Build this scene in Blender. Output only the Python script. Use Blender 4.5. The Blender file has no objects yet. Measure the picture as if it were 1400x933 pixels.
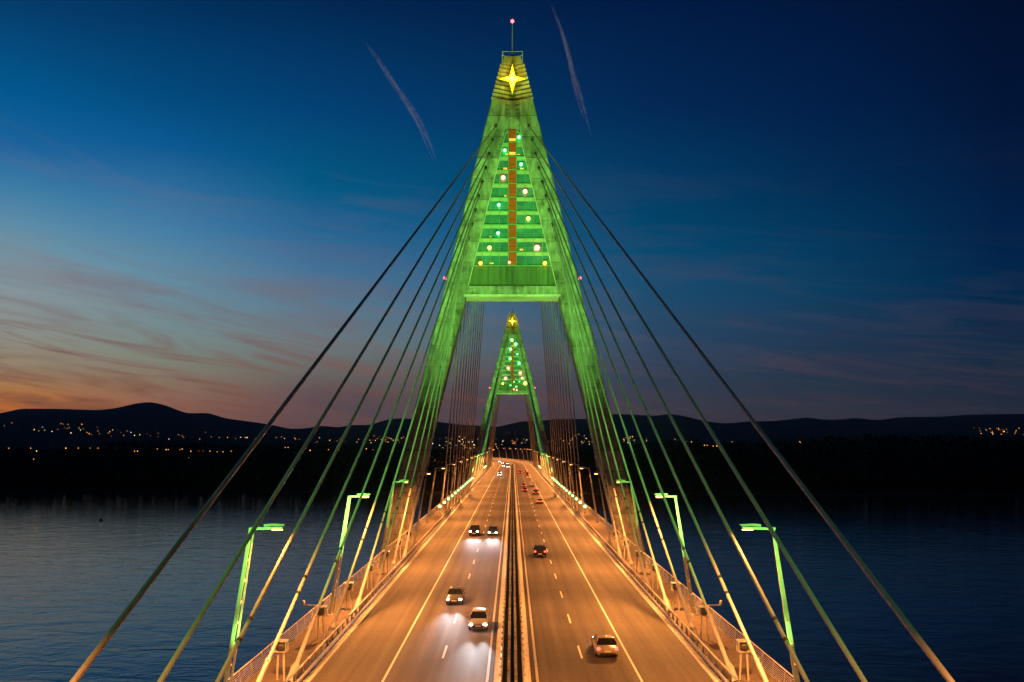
import bpy, math, random
from mathutils import Vector, Matrix
random.seed(7)
S = bpy.context.scene
COL = S.collection
PI = math.pi
F = 1108.0          # focal length of the photograph, in its own pixels
HZ = 606.0          # its horizon row
CAMZ = 17.0         # camera height above the carriageway
WATER_Z = -16.0

# ------------------------------------------------------------------ helpers
def lin(c):
    o = []
    for v in c:
        v = v / 255.0
        o.append(v / 12.92 if v <= .04045 else ((v + .055) / 1.055) ** 2.4)
    return o

class MB:
    """collects shapes and links them as ONE mesh object"""
    def __init__(s): s.v = []; s.f = []; s.m = []
    def add(s, vs, fs, mi=0):
        b = len(s.v); s.v += [tuple(v) for v in vs]
        for f in fs: s.f.append(tuple(b + i for i in f)); s.m.append(mi)
    def box(s, c, d, mi=0, M=None):
        x, y, z = c; a, b, e = d[0] / 2, d[1] / 2, d[2] / 2
        vs = [Vector((x + i * a, y + j * b, z + k * e)) for i in (-1, 1) for j in (-1, 1) for k in (-1, 1)]
        if M is not None: vs = [M @ v for v in vs]
        s.add(vs, [(0, 1, 3, 2), (4, 6, 7, 5), (0, 4, 5, 1), (2, 3, 7, 6), (0, 2, 6, 4), (1, 5, 7, 3)], mi)
    def beam(s, p, q, w, h, w2=None, h2=None, mi=0, up=(0, 0, 1)):
        p = Vector(p); q = Vector(q); d = (q - p).normalized(); u = Vector(up)
        if abs(d.dot(u)) > .97: u = Vector((0, 1, 0))
        r = d.cross(u).normalized(); t = r.cross(d)
        w2 = w if w2 is None else w2; h2 = h if h2 is None else h2
        vs = []
        for c, a, b in ((p, w, h), (q, w2, h2)):
            for i, j in ((-1, -1), (1, -1), (1, 1), (-1, 1)): vs.append(c + r * (i * a / 2) + t * (j * b / 2))
        s.add(vs, [(3, 2, 1, 0), (4, 5, 6, 7), (0, 1, 5, 4), (1, 2, 6, 5), (2, 3, 7, 6), (3, 0, 4, 7)], mi)
    def tube(s, p, q, r0, r1=None, n=12, mi=0, caps=True):
        p = Vector(p); q = Vector(q); r1 = r0 if r1 is None else r1
        d = (q - p).normalized(); u = Vector((0, 0, 1)) if abs(d.z) < .95 else Vector((0, 1, 0))
        a = d.cross(u).normalized(); b = a.cross(d)
        vs = []
        for c, r in ((p, r0), (q, r1)):
            for i in range(n):
                t = 2 * PI * i / n; vs.append(c + a * (r * math.cos(t)) + b * (r * math.sin(t)))
        fs = [(i, (i + 1) % n, n + (i + 1) % n, n + i) for i in range(n)]
        if caps: fs += [tuple(range(n))[::-1], tuple(range(n, 2 * n))]
        s.add(vs, fs, mi)
    def lathe(s, prof, c=(0, 0, 0), n=12, mi=0, M=None):
        vs = []; k = len(prof)
        for r, z in prof:
            for i in range(n):
                t = 2 * PI * i / n; v = Vector((r * math.cos(t), r * math.sin(t), z))
                if M is not None: v = M @ v
                vs.append(v + Vector(c))
        fs = [(j * n + i, j * n + (i + 1) % n, (j + 1) * n + (i + 1) % n, (j + 1) * n + i) for j in range(k - 1) for i in range(n)]
        fs += [tuple(range(n))[::-1], tuple(range((k - 1) * n, k * n))]
        s.add(vs, fs, mi)
    def ball(s, c, r, n=14, mi=0, sq=(1, 1, 1)):
        prof = [(max(r * math.sin(PI * j / 8), .002), -r * math.cos(PI * j / 8)) for j in range(9)]
        M = Matrix.Diagonal((sq[0], sq[1], sq[2], 1))
        s.lathe(prof, c, n, mi, M)
    def loft(s, rings, mi=0, caps=True):
        n = len(rings[0]); vs = [v for r in rings for v in r]
        fs = [(j * n + i, j * n + (i + 1) % n, (j + 1) * n + (i + 1) % n, (j + 1) * n + i) for j in range(len(rings) - 1) for i in range(n)]
        if caps: fs += [tuple(range(n))[::-1], tuple(range((len(rings) - 1) * n, len(rings) * n))]
        s.add(vs, fs, mi)
    def sweep(s, prof, path, mi=0):
        """prof: closed polygon of (lateral, height); path: [(x, y, nx, ny)]"""
        s.loft([[(x + a * nx, y + a * ny, z) for a, z in prof] for x, y, nx, ny in path], mi)
    def sheet(s, a0, a1, z, path, mi=0):
        vs = []
        for x, y, nx, ny in path: vs += [(x + a0 * nx, y + a0 * ny, z), (x + a1 * nx, y + a1 * ny, z)]
        s.add(vs, [(2 * i, 2 * i + 1, 2 * i + 3, 2 * i + 2) for i in range(len(path) - 1)], mi)
    def extrude(s, poly, y0, y1, mi=0):
        """poly of (x, z) made solid between y0 and y1"""
        s.loft([[(x, y0, z) for x, z in poly], [(x, y1, z) for x, z in poly]], mi)
    def build(s, name, mats, parent=None, smooth=False, loc=None):
        me = bpy.data.meshes.new(name); me.from_pydata(s.v, [], s.f)
        if not isinstance(mats, (list, tuple)): mats = [mats]
        for m in mats: me.materials.append(m)
        if len(mats) > 1: me.polygons.foreach_set('material_index', s.m)
        import bmesh
        b = bmesh.new(); b.from_mesh(me); bmesh.ops.recalc_face_normals(b, faces=b.faces); b.to_mesh(me); b.free()
        if smooth:
            me.shade_smooth(); me.set_sharp_from_angle(angle=math.radians(42))
        me.update()
        o = bpy.data.objects.new(name, me); COL.objects.link(o)
        if parent is not None: o.parent = parent
        if loc is not None: o.location = loc
        return o

def tag(o, label=None, cat=None, group=None, kind=None):
    if label: o['label'] = label
    if cat: o['category'] = cat
    if group: o['group'] = group
    if kind: o['kind'] = kind
    return o
def empty(name, loc=(0, 0, 0), rz=0, **k):
    o = bpy.data.objects.new(name, None); COL.objects.link(o); o.location = loc; o.rotation_euler = (0, 0, rz)
    o.empty_display_size = .3
    return tag(o, **k)
KIDS = {}
def copy_tree(o, parent=None, lights=True):
    c = o.copy(); COL.objects.link(c)
    if parent is not None: c.parent = parent
    for ch in list(o.children):
        if lights or ch.type != 'LIGHT': copy_tree(ch, c, lights)
    return c
ORD = ('first second third fourth fifth sixth seventh eighth ninth tenth eleventh twelfth thirteenth fourteenth fifteenth sixteenth '
       'seventeenth eighteenth nineteenth twentieth').split()
ORD += ['twenty ' + w for w in ORD[:9]] + ['thirtieth'] + ['thirty ' + w for w in ORD[:9]] + ['fortieth']

def light(name, kind, loc, color, energy, parent, soft=0, **k):
    l = bpy.data.lights.new(name, kind); l.color = color; l.energy = energy
    for a, b in k.items(): setattr(l, a, b)
    if soft:            # unphysical falloff smoothing, added to dim what stands right beside the lamp
        l.use_nodes = True; nt = l.node_tree; e = nt.nodes['Emission']; e.inputs[0].default_value = (1, 1, 1, 1)
        f = nt.nodes.new('ShaderNodeLightFalloff'); f.inputs[0].default_value = 1; f.inputs[1].default_value = soft
        nt.links.new(f.outputs['Quadratic'], e.inputs[1])
    o = bpy.data.objects.new(name, l); COL.objects.link(o); o.parent = parent; o.location = loc
    return o

# ------------------------------------------------------------------ materials
def mat(name, col, rough=.6, metal=0., spec=.5, var=0., scale=1., bump=0., bscale=20., col2=None, emit=None, es=0., stretch=(1, 1, 1), sampling=None):
    m = bpy.data.materials.new(name); m.use_nodes = True
    N = m.node_tree.nodes; L = m.node_tree.links; p = N['Principled BSDF']
    p.inputs['Base Color'].default_value = (*col, 1); p.inputs['Roughness'].default_value = rough
    p.inputs['Metallic'].default_value = metal; p.inputs['Specular IOR Level'].default_value = spec
    tc = N.new('ShaderNodeTexCoord'); mp = N.new('ShaderNodeMapping'); L.new(tc.outputs['Object'], mp.inputs[0]); mp.inputs['Scale'].default_value = stretch
    if var > 0:
        n = N.new('ShaderNodeTexNoise'); n.inputs['Scale'].default_value = scale; n.inputs['Detail'].default_value = 6; n.inputs['Roughness'].default_value = .65
        L.new(mp.outputs[0], n.inputs[0])
        r = N.new('ShaderNodeValToRGB'); r.color_ramp.elements[0].position = .32; r.color_ramp.elements[1].position = .68
        c2 = col2 or [c * (1 - var) for c in col]
        r.color_ramp.elements[0].color = (*c2, 1); r.color_ramp.elements[1].color = (*[min(1, c * (1 + var * .5)) for c in col], 1)
        L.new(n.outputs[0], r.inputs[0]); L.new(r.outputs[0], p.inputs['Base Color'])
    if bump > 0:
        n2 = N.new('ShaderNodeTexNoise'); n2.inputs['Scale'].default_value = bscale; n2.inputs['Detail'].default_value = 4
        L.new(mp.outputs[0], n2.inputs[0])
        b = N.new('ShaderNodeBump'); b.inputs['Strength'].default_value = bump; b.inputs['Distance'].default_value = .05
        L.new(n2.outputs[0], b.inputs['Height']); L.new(b.outputs[0], p.inputs['Normal'])
    if emit is not None:
        p.inputs['Emission Color'].default_value = (*emit, 1); p.inputs['Emission Strength'].default_value = es
    if sampling: m.cycles.emission_sampling = sampling
    return m

def concrete_mat():
    m = mat('concrete', (.42, .415, .39), .85, var=.3, scale=.5, spec=.25)
    N = m.node_tree.nodes; L = m.node_tree.links; p = N['Principled BSDF']
    base = p.inputs['Base Color'].links[0].from_socket
    tc = N.new('ShaderNodeTexCoord')
    sx = N.new('ShaderNodeSeparateXYZ'); L.new(tc.outputs['Object'], sx.inputs[0])
    # lift joints every 3.9 m
    nz = N.new('ShaderNodeTexNoise'); nz.inputs['Scale'].default_value = .8; L.new(tc.outputs['Object'], nz.inputs[0])
    ad = N.new('ShaderNodeMath'); ad.operation = 'MULTIPLY_ADD'; L.new(nz.outputs[0], ad.inputs[0]); ad.inputs[1].default_value = .12; L.new(sx.outputs[2], ad.inputs[2])
    dv = N.new('ShaderNodeMath'); dv.operation = 'DIVIDE'; L.new(ad.outputs[0], dv.inputs[0]); dv.inputs[1].default_value = 3.9
    fr = N.new('ShaderNodeMath'); fr.operation = 'FRACT'; L.new(dv.outputs[0], fr.inputs[0])
    lt = N.new('ShaderNodeMath'); lt.operation = 'LESS_THAN'; L.new(fr.outputs[0], lt.inputs[0]); lt.inputs[1].default_value = .035
    # pour to pour tone
    fl = N.new('ShaderNodeMath'); fl.operation = 'FLOOR'; L.new(dv.outputs[0], fl.inputs[0])
    wn = N.new('ShaderNodeTexWhiteNoise'); wn.noise_dimensions = '1D'; L.new(fl.outputs[0], wn.inputs['W'])
    tone = N.new('ShaderNodeMapRange'); L.new(wn.outputs[0], tone.inputs[0]); tone.inputs[3].default_value = .74; tone.inputs[4].default_value = 1.12
    # run-down stains
    mp = N.new('ShaderNodeMapping'); L.new(tc.outputs['Object'], mp.inputs[0]); mp.inputs['Scale'].default_value = (.9, .9, .22)
    st = N.new('ShaderNodeTexNoise'); st.inputs['Scale'].default_value = 1.6; st.inputs['Detail'].default_value = 7; L.new(mp.outputs[0], st.inputs[0])
    sr = N.new('ShaderNodeMapRange'); L.new(st.outputs[0], sr.inputs[0]); sr.inputs[1].default_value = .38; sr.inputs[2].default_value = .62; sr.inputs[3].default_value = .66; sr.inputs[4].default_value = 1.08
    # dark weathered patches
    pt = N.new('ShaderNodeTexNoise'); pt.inputs['Scale'].default_value = .28; pt.inputs['Detail'].default_value = 9; pt.inputs['Roughness'].default_value = .7; L.new(tc.outputs['Object'], pt.inputs[0])
    pr = N.new('ShaderNodeMapRange'); L.new(pt.outputs[0], pr.inputs[0]); pr.inputs[1].default_value = .37; pr.inputs[2].default_value = .49; pr.inputs[3].default_value = .42; pr.inputs[4].default_value = 1.0
    a = N.new('ShaderNodeMath'); a.operation = 'MULTIPLY'; L.new(tone.outputs[0], a.inputs[0]); L.new(sr.outputs[0], a.inputs[1])
    a2 = N.new('ShaderNodeMath'); a2.operation = 'MULTIPLY'; L.new(a.outputs[0], a2.inputs[0]); L.new(pr.outputs[0], a2.inputs[1])
    j = N.new('ShaderNodeMath'); j.operation = 'MULTIPLY_ADD'; L.new(lt.outputs[0], j.inputs[0]); j.inputs[1].default_value = -.5; j.inputs[2].default_value = 1
    a3 = N.new('ShaderNodeMath'); a3.operation = 'MULTIPLY'; L.new(a2.outputs[0], a3.inputs[0]); L.new(j.outputs[0], a3.inputs[1])
    mx = N.new('ShaderNodeVectorMath'); mx.operation = 'SCALE'; L.new(base, mx.inputs[0]); L.new(a3.outputs[0], mx.inputs['Scale'])
    L.new(mx.outputs[0], p.inputs['Base Color'])
    bp = N.new('ShaderNodeBump'); bp.inputs['Strength'].default_value = .4; bp.inputs['Distance'].default_value = .06
    L.new(a3.outputs[0], bp.inputs['Height']); L.new(bp.outputs[0], p.inputs['Normal'])
    return m

def asphalt_mat():
    m = mat('asphalt', (.108, .098, .086), .72, var=.22, scale=.35, stretch=(1, .12, 1), bump=.25, bscale=60, spec=.35)
    N = m.node_tree.nodes; L = m.node_tree.links; p = N['Principled BSDF']
    base = p.inputs['Base Color'].links[0].from_socket
    tc = N.new('ShaderNodeTexCoord'); mp = N.new('ShaderNodeMapping'); L.new(tc.outputs['Object'], mp.inputs[0]); mp.inputs['Scale'].default_value = (1.4, .02, 1)
    n = N.new('ShaderNodeTexNoise'); n.inputs['Scale'].default_value = 1.; n.inputs['Detail'].default_value = 5; L.new(mp.outputs[0], n.inputs[0])
    r = N.new('ShaderNodeMapRange'); L.new(n.outputs[0], r.inputs[0]); r.inputs[1].default_value = .3; r.inputs[2].default_value = .7; r.inputs[3].default_value = .68; r.inputs[4].default_value = 1.22
    n2 = N.new('ShaderNodeTexNoise'); n2.inputs['Scale'].default_value = 3.; n2.inputs['Detail'].default_value = 9; L.new(tc.outputs['Object'], n2.inputs[0])
    r2 = N.new('ShaderNodeMapRange'); L.new(n2.outputs[0], r2.inputs[0]); r2.inputs[1].default_value = .25; r2.inputs[2].default_value = .75; r2.inputs[3].default_value = .8; r2.inputs[4].default_value = 1.2
    k0 = N.new('ShaderNodeMath'); k0.operation = 'MULTIPLY'; L.new(r.outputs[0], k0.inputs[0]); L.new(r2.outputs[0], k0.inputs[1])
    sx = N.new('ShaderNodeSeparateXYZ'); L.new(tc.outputs['Object'], sx.inputs[0])
    def mth(op, a, b=None):
        q = N.new('ShaderNodeMath'); q.operation = op
        for i, v in enumerate((a, b)):
            if v is None: continue
            if isinstance(v, (int, float)): q.inputs[i].default_value = v
            else: L.new(v, q.inputs[i])
        return q.outputs[0]
    ax = mth('ABSOLUTE', sx.outputs[0])
    lane = mth('ABSOLUTE', mth('SUBTRACT', mth('PINGPONG', mth('SUBTRACT', ax, 5.5), 1.85), 1.0))   # distance from the wheel paths
    wt = N.new('ShaderNodeMapRange'); L.new(lane, wt.inputs[0]); wt.inputs[1].default_value = 0; wt.inputs[2].default_value = .5; wt.inputs[3].default_value = .84; wt.inputs[4].default_value = 1.03
    ins = mth('MULTIPLY', mth('GREATER_THAN', ax, 1.9), mth('LESS_THAN', ax, 9.1))
    wtr = mth('ADD', mth('MULTIPLY', wt.outputs[0], ins), mth('SUBTRACT', 1.0, ins))
    nb = N.new('ShaderNodeTexNoise'); nb.noise_dimensions = '1D'; nb.inputs['Scale'].default_value = .09; nb.inputs['Detail'].default_value = 3
    L.new(mth('ADD', sx.outputs[1], mth('MULTIPLY', sx.outputs[0], .02)), nb.inputs['W'])
    bb = N.new('ShaderNodeMapRange'); L.new(nb.outputs[0], bb.inputs[0]); bb.inputs[1].default_value = .35; bb.inputs[2].default_value = .65; bb.inputs[3].default_value = .88; bb.inputs[4].default_value = 1.08
    wtr = mth('MULTIPLY', wtr, bb.outputs[0])
    k = N.new('ShaderNodeMath'); k.operation = 'MULTIPLY'; L.new(k0.outputs[0], k.inputs[0]); L.new(wtr, k.inputs[1])
    s = N.new('ShaderNodeVectorMath'); s.operation = 'SCALE'; L.new(base, s.inputs[0]); L.new(k.outputs[0], s.inputs['Scale']); L.new(s.outputs[0], p.inputs['Base Color'])
    return m

M = {}
M['concrete'] = concrete_mat()
M['pale_concrete'] = mat('pale_concrete', (.6, .59, .55), .8, var=.25, scale=1.5)
M['asphalt'] = asphalt_mat()
M['paint'] = mat('road_paint', (.78, .77, .72), .6, var=.25, scale=4, spec=.3)
M['footway'] = mat('footway_coating', (.16, .13, .11), .85, var=.3, scale=.9, bump=.2, bscale=30)
M['steel'] = mat('galvanised_steel', (.45, .45, .44), .45, .35, var=.2, scale=3)
M['darksteel'] = mat('dark_steel', (.09, .09, .09), .55, .2, var=.3, scale=3)
M['cable'] = mat('cable_sheath', (.47, .46, .43), .38, var=.12, scale=.8)
M['sleeve'] = mat('sleeve_paint', (.5, .49, .46), .4, var=.15, scale=2)
M['band'] = mat('rubber_band', (.03, .03, .03), .7)
M['post'] = mat('post_paint', (.62, .63, .61), .35, var=.15, scale=2)
M['girder'] = mat('girder_paint', (.2, .22, .24), .5, var=.3, scale=.5)
M['black_gap'] = mat('gap_shade', (.025, .024, .023), .8)  # near black: shade of the recessed median put into the colour
M['glass'] = mat('facade_glass', (.07, .25, .33), .12, var=.45, scale=.35, spec=.7)
M['spandrel'] = mat('spandrel_panel', (.46, .5, .4), .5, var=.2, scale=.6)
M['mullion'] = mat('mullion_paint', (.2, .38, .2), .45, var=.2, scale=1)
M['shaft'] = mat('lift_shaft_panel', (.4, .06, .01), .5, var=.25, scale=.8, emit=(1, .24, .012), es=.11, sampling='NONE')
M['plank'] = mat('plank_panel', (.11, .16, .09), .7, var=.45, scale=.9, stretch=(2, 1, .12))
M['rubber'] = mat('tyre_rubber', (.02, .02, .02), .85)
M['carglass'] = mat('car_glass', (.02, .022, .025), .06, spec=.8)
M['plastic'] = mat('dark_plastic', (.03, .03, .03), .5)
M['rim'] = mat('alloy', (.5, .5, .5), .3, .8)
M['plate'] = mat('number_plate', (.75, .75, .72), .5)
def glow(name, c, s, sampling=None): return mat(name, [min(1, x * .6) for x in c], .4, emit=c, es=s, sampling=sampling)
M['sodium'] = glow('sodium_lamp', (1, .46, .11), 14)
M['flood'] = glow('green_flood_lens', (.2, 1, .26), 9, 'NONE')
M['head'] = glow('headlamp_glow', (.9, .95, 1), 45, 'NONE')
M['tail'] = glow('tail_lamp_glow', (1, .05, .035), 9, 'NONE')
M['star'] = glow('star_glow', (1, .66, .012), 1.5)
M['star_core'] = glow('star_core_glow', (1, .8, .22), 1.6)
M['b_green'] = glow('bauble_green', (.1, 1, .17), 11)
M['b_pink'] = glow('bauble_pink', (1, .2, .15), 6)
M['b_yellow'] = glow('bauble_yellow', (.7, 1, .1), 6)
M['b_orange'] = glow('bauble_orange', (1, .36, .03), 6)
M['beacon'] = glow('beacon_red', (1, .06, .08), 10, 'NONE')
M['lit'] = glow('lit_window', (1, .52, .08), .9, 'NONE')
M['v_warm'] = glow('village_warm', (1, .36, .05), 4.5, 'NONE')
M['v_white'] = glow('village_white', (1, .78, .45), 4.5, 'NONE')
M['v_dim'] = glow('village_dim', (1, .4, .07), 1.8, 'NONE')
M['v_red'] = glow('village_red', (1, .05, .03), 2., 'NONE')

# ------------------------------------------------------------------ alignment of the crossing
BEND, RAD = 630.0, 870.0
def at(s):
    if s <= BEND: return (0., s, 1., 0.)
    a = (s - BEND) / RAD
    return (-RAD * (1 - math.cos(a)), BEND + RAD * math.sin(a), math.cos(a), math.sin(a))
def along(s, a, z=0.):
    x, y, nx, ny = at(s); return Vector((x + a * nx, y + a * ny, z))
PATH = [at(s) for s in [-60] + [i * 30 for i in range(0, 22)] + [640 + 15 * i for i in range(0, 32)]]
SIDES = ((-1, 'headlight'), (1, 'tail-light'))

# deck
deck = empty('bridge_deck', (0, 0, 0), label='long concrete bridge deck carrying the lit motorway across the river', cat='bridge')
m = MB()
m.sweep([(-19.1, -.25), (-19.1, -.9), (-15.5, -1.3), (15.5, -1.3), (19.1, -.9), (19.1, -.25), (14.9, -.03), (.9, -.03), (.9, -.6), (-.9, -.6), (-.9, -.03), (-14.9, -.03)], PATH)
m.build('slab', M['concrete'], deck)
for a in (-15.7, 15.7):
    m = MB(); m.sweep([(a - .5, -1.2), (a - .5, -3.6), (a + .5, -3.6), (a + .5, -1.2)], PATH); m.build('girder', M['girder'], deck)
m = MB()
for i in range(-4, 150):
    p = along(i * 6, -15); q = along(i * 6, 15); m.beam((p.x, p.y, -2.2), (q.x, q.y, -2.2), .35, 1.8)
m.build('cross_beam', M['girder'], deck)
for s in (600, 690, 790, 900):
    x, y, nx, ny = at(s)
    t = empty('viaduct_pier', (x, y, WATER_Z), math.atan2(ny, nx), label='concrete pier of the viaduct past the far pylon', cat='pier', group='piers under the viaduct')
    m = MB(); m.loft([[(-9, -1.2, -2), (9, -1.2, -2), (9, 1.2, -2), (-9, 1.2, -2)], [(-10, -1.2, 12.7), (10, -1.2, 12.7), (10, 1.2, 12.7), (-10, 1.2, 12.7)]]); m.build('shaft', M['concrete'], t)

# carriageways, markings, footways, median
for sd, nm in SIDES:
    m = MB()
    a0, a1 = (1.0, 14.9) if sd > 0 else (-14.9, -1.0)
    m.sheet(a0, a1, 0, PATH); tag(m.build('road', M['asphalt']), kind='structure')
    m = MB(); a0, a1 = (15.35, 18.95) if sd > 0 else (-18.95, -15.35)
    m.sweep([(a0, -.2), (a1, -.2), (a1, .06), (a0, .06)], PATH); tag(m.build('footpath', M['footway']), kind='structure')
m = MB()
for sd in (-1, 1):
    for a, w in ((1.8, .2), (9.25, .17)):
        m.sheet(sd * a - w / 2, sd * a + w / 2, .005, PATH)
    k = 0
    s = 64 - 12.5 * 9
    while s < 900:
        m.sheet(sd * 5.5 - .085, sd * 5.5 + .085, .005, [at(s + i * .5) for i in range(9)]); s += 12.5
tag(m.build('road_marking', M['paint']), kind='structure')
m = MB()
for sd in (-1, 1):
    m.sweep([(sd * .95, -.5), (sd * .95, .09), (sd * 1.35, .09), (sd * 1.35, -.02)], PATH)
    m.sweep([(sd * .14, -.5), (sd * .14, .12), (sd * .38, .12), (sd * .38, -.5)], PATH, 1)
    m.sweep([(sd * 14.35, -.02), (sd * 14.35, .1), (sd * 14.85, .1), (sd * 14.85, -.02)], PATH)
m.sweep([(-.9, -.5), (.9, -.5), (.9, -.45), (-.9, -.45)], PATH, 2)  # dark sheet down in the median gap, painted as its shade
tag(m.build('road_kerb', [M['pale_concrete'], M['concrete'], M['black_gap']]), kind='structure')

# guardrails and railings
def post_parts(mesh_obj, root, a, start, step, n_single, end):
    """individual posts for the first stretch in view, the remainder as one mass"""
    s = start; k = 0; rest = MB(); me = mesh_obj.data
    while s < end:
        p = along(s, a); th = math.atan2(at(s)[3], at(s)[2])
        if k < n_single:
            o = mesh_obj if k == 0 else mesh_obj.copy()
            if k: COL.objects.link(o)
            o.parent = root; o.location = p; o.rotation_euler = (0, 0, th)
        else:
            R = Matrix.Translation(p) @ Matrix.Rotation(th, 4, 'Z')
            rest.add([R @ v.co for v in me.vertices], [tuple(f.vertices) for f in me.polygons])
        s += step; k += 1
    tag(rest.build('post', me.materials[0], root), kind='stuff')
def beam_profile(a, d, z0, z1):
    """W-shaped rail, waves facing the traffic on side d"""
    pts = [(0, z0), (.08, z0 + .07), (.08, z0 + .1), (.02, (z0 + z1) / 2), (.08, z1 - .1), (.08, z1 - .07), (0, z1)]
    return [(a + d * x, z) for x, z in pts] + [(a + d * (x - .02), z) for x, z in pts[::-1]]
for sd, nm in SIDES:
    g = empty('guardrail', (0, 0, 0), label='steel median guardrail with closely set posts on the %s side' % nm, cat='guardrail', group='guardrails along the carriageways')
    m = MB(); m.sweep(beam_profile(sd * .82, sd, .45, .78), PATH); m.build('beam', M['steel'], g)
    m = MB(); m.box((0, 0, .2), (.06, .12, 1.2)); m.box((sd * .08, 0, .86), (.16, .28, .14))
    post_parts(m.build('post', M['steel']), g, sd * .76, 46, 2.1, 100, 640)
    g = empty('guardrail', (0, 0, 0), label='double rail steel guardrail along the outer hard shoulder on the %s side' % nm, cat='guardrail', group='guardrails along the carriageways')
    m = MB(); m.sweep(beam_profile(sd * 14.72, -sd, .42, .75), PATH); m.build('beam', M['steel'], g)
    m = MB(); m.sweep([(sd * 15.05 + .075 * math.cos(t * PI / 4), 1.12 + .075 * math.sin(t * PI / 4)) for t in range(8)], PATH); m.build('handrail', M['sleeve'], g, True)
    m = MB(); m.box((0, 0, .5), (.14, .16, 1.1)); m.box((-sd * .2, 0, .6), (.3, .1, .14))
    post_parts(m.build('post', M['sleeve']), g, sd * 15.05, 46, 2.0, 100, 640)
    g = empty('railing', (0, 0, 0), label='footway railing of thin bars above the water on the %s side' % nm, cat='railing', group='outer railings of the footways')
    m = MB(); m.sweep([(sd * 18.85 + .06 * math.cos(t * PI / 4), 1.3 + .06 * math.sin(t * PI / 4)) for t in range(8)], PATH); m.build('top_rail', M['sleeve'], g, True)
    m = MB()
    for i in range(8):
        z = .16 + i * .135; c = sd * (18.72 + .1 * z); m.sweep([(c - .016, z - .016), (c + .016, z - .016), (c + .016, z + .016), (c - .016, z + .016)], PATH)
    m.build('bar', M['sleeve'], g)
    m = MB(); m.beam((0, 0, 0), (sd * .12, 0, 1.27), .1, .05); m.beam((sd * .02, 0, .1), (sd * .3, 0, .1), .05, .05)
    post_parts(m.build('post', M['steel']), g, sd * 18.75, 46, 2.5, 100, 640)

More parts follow.
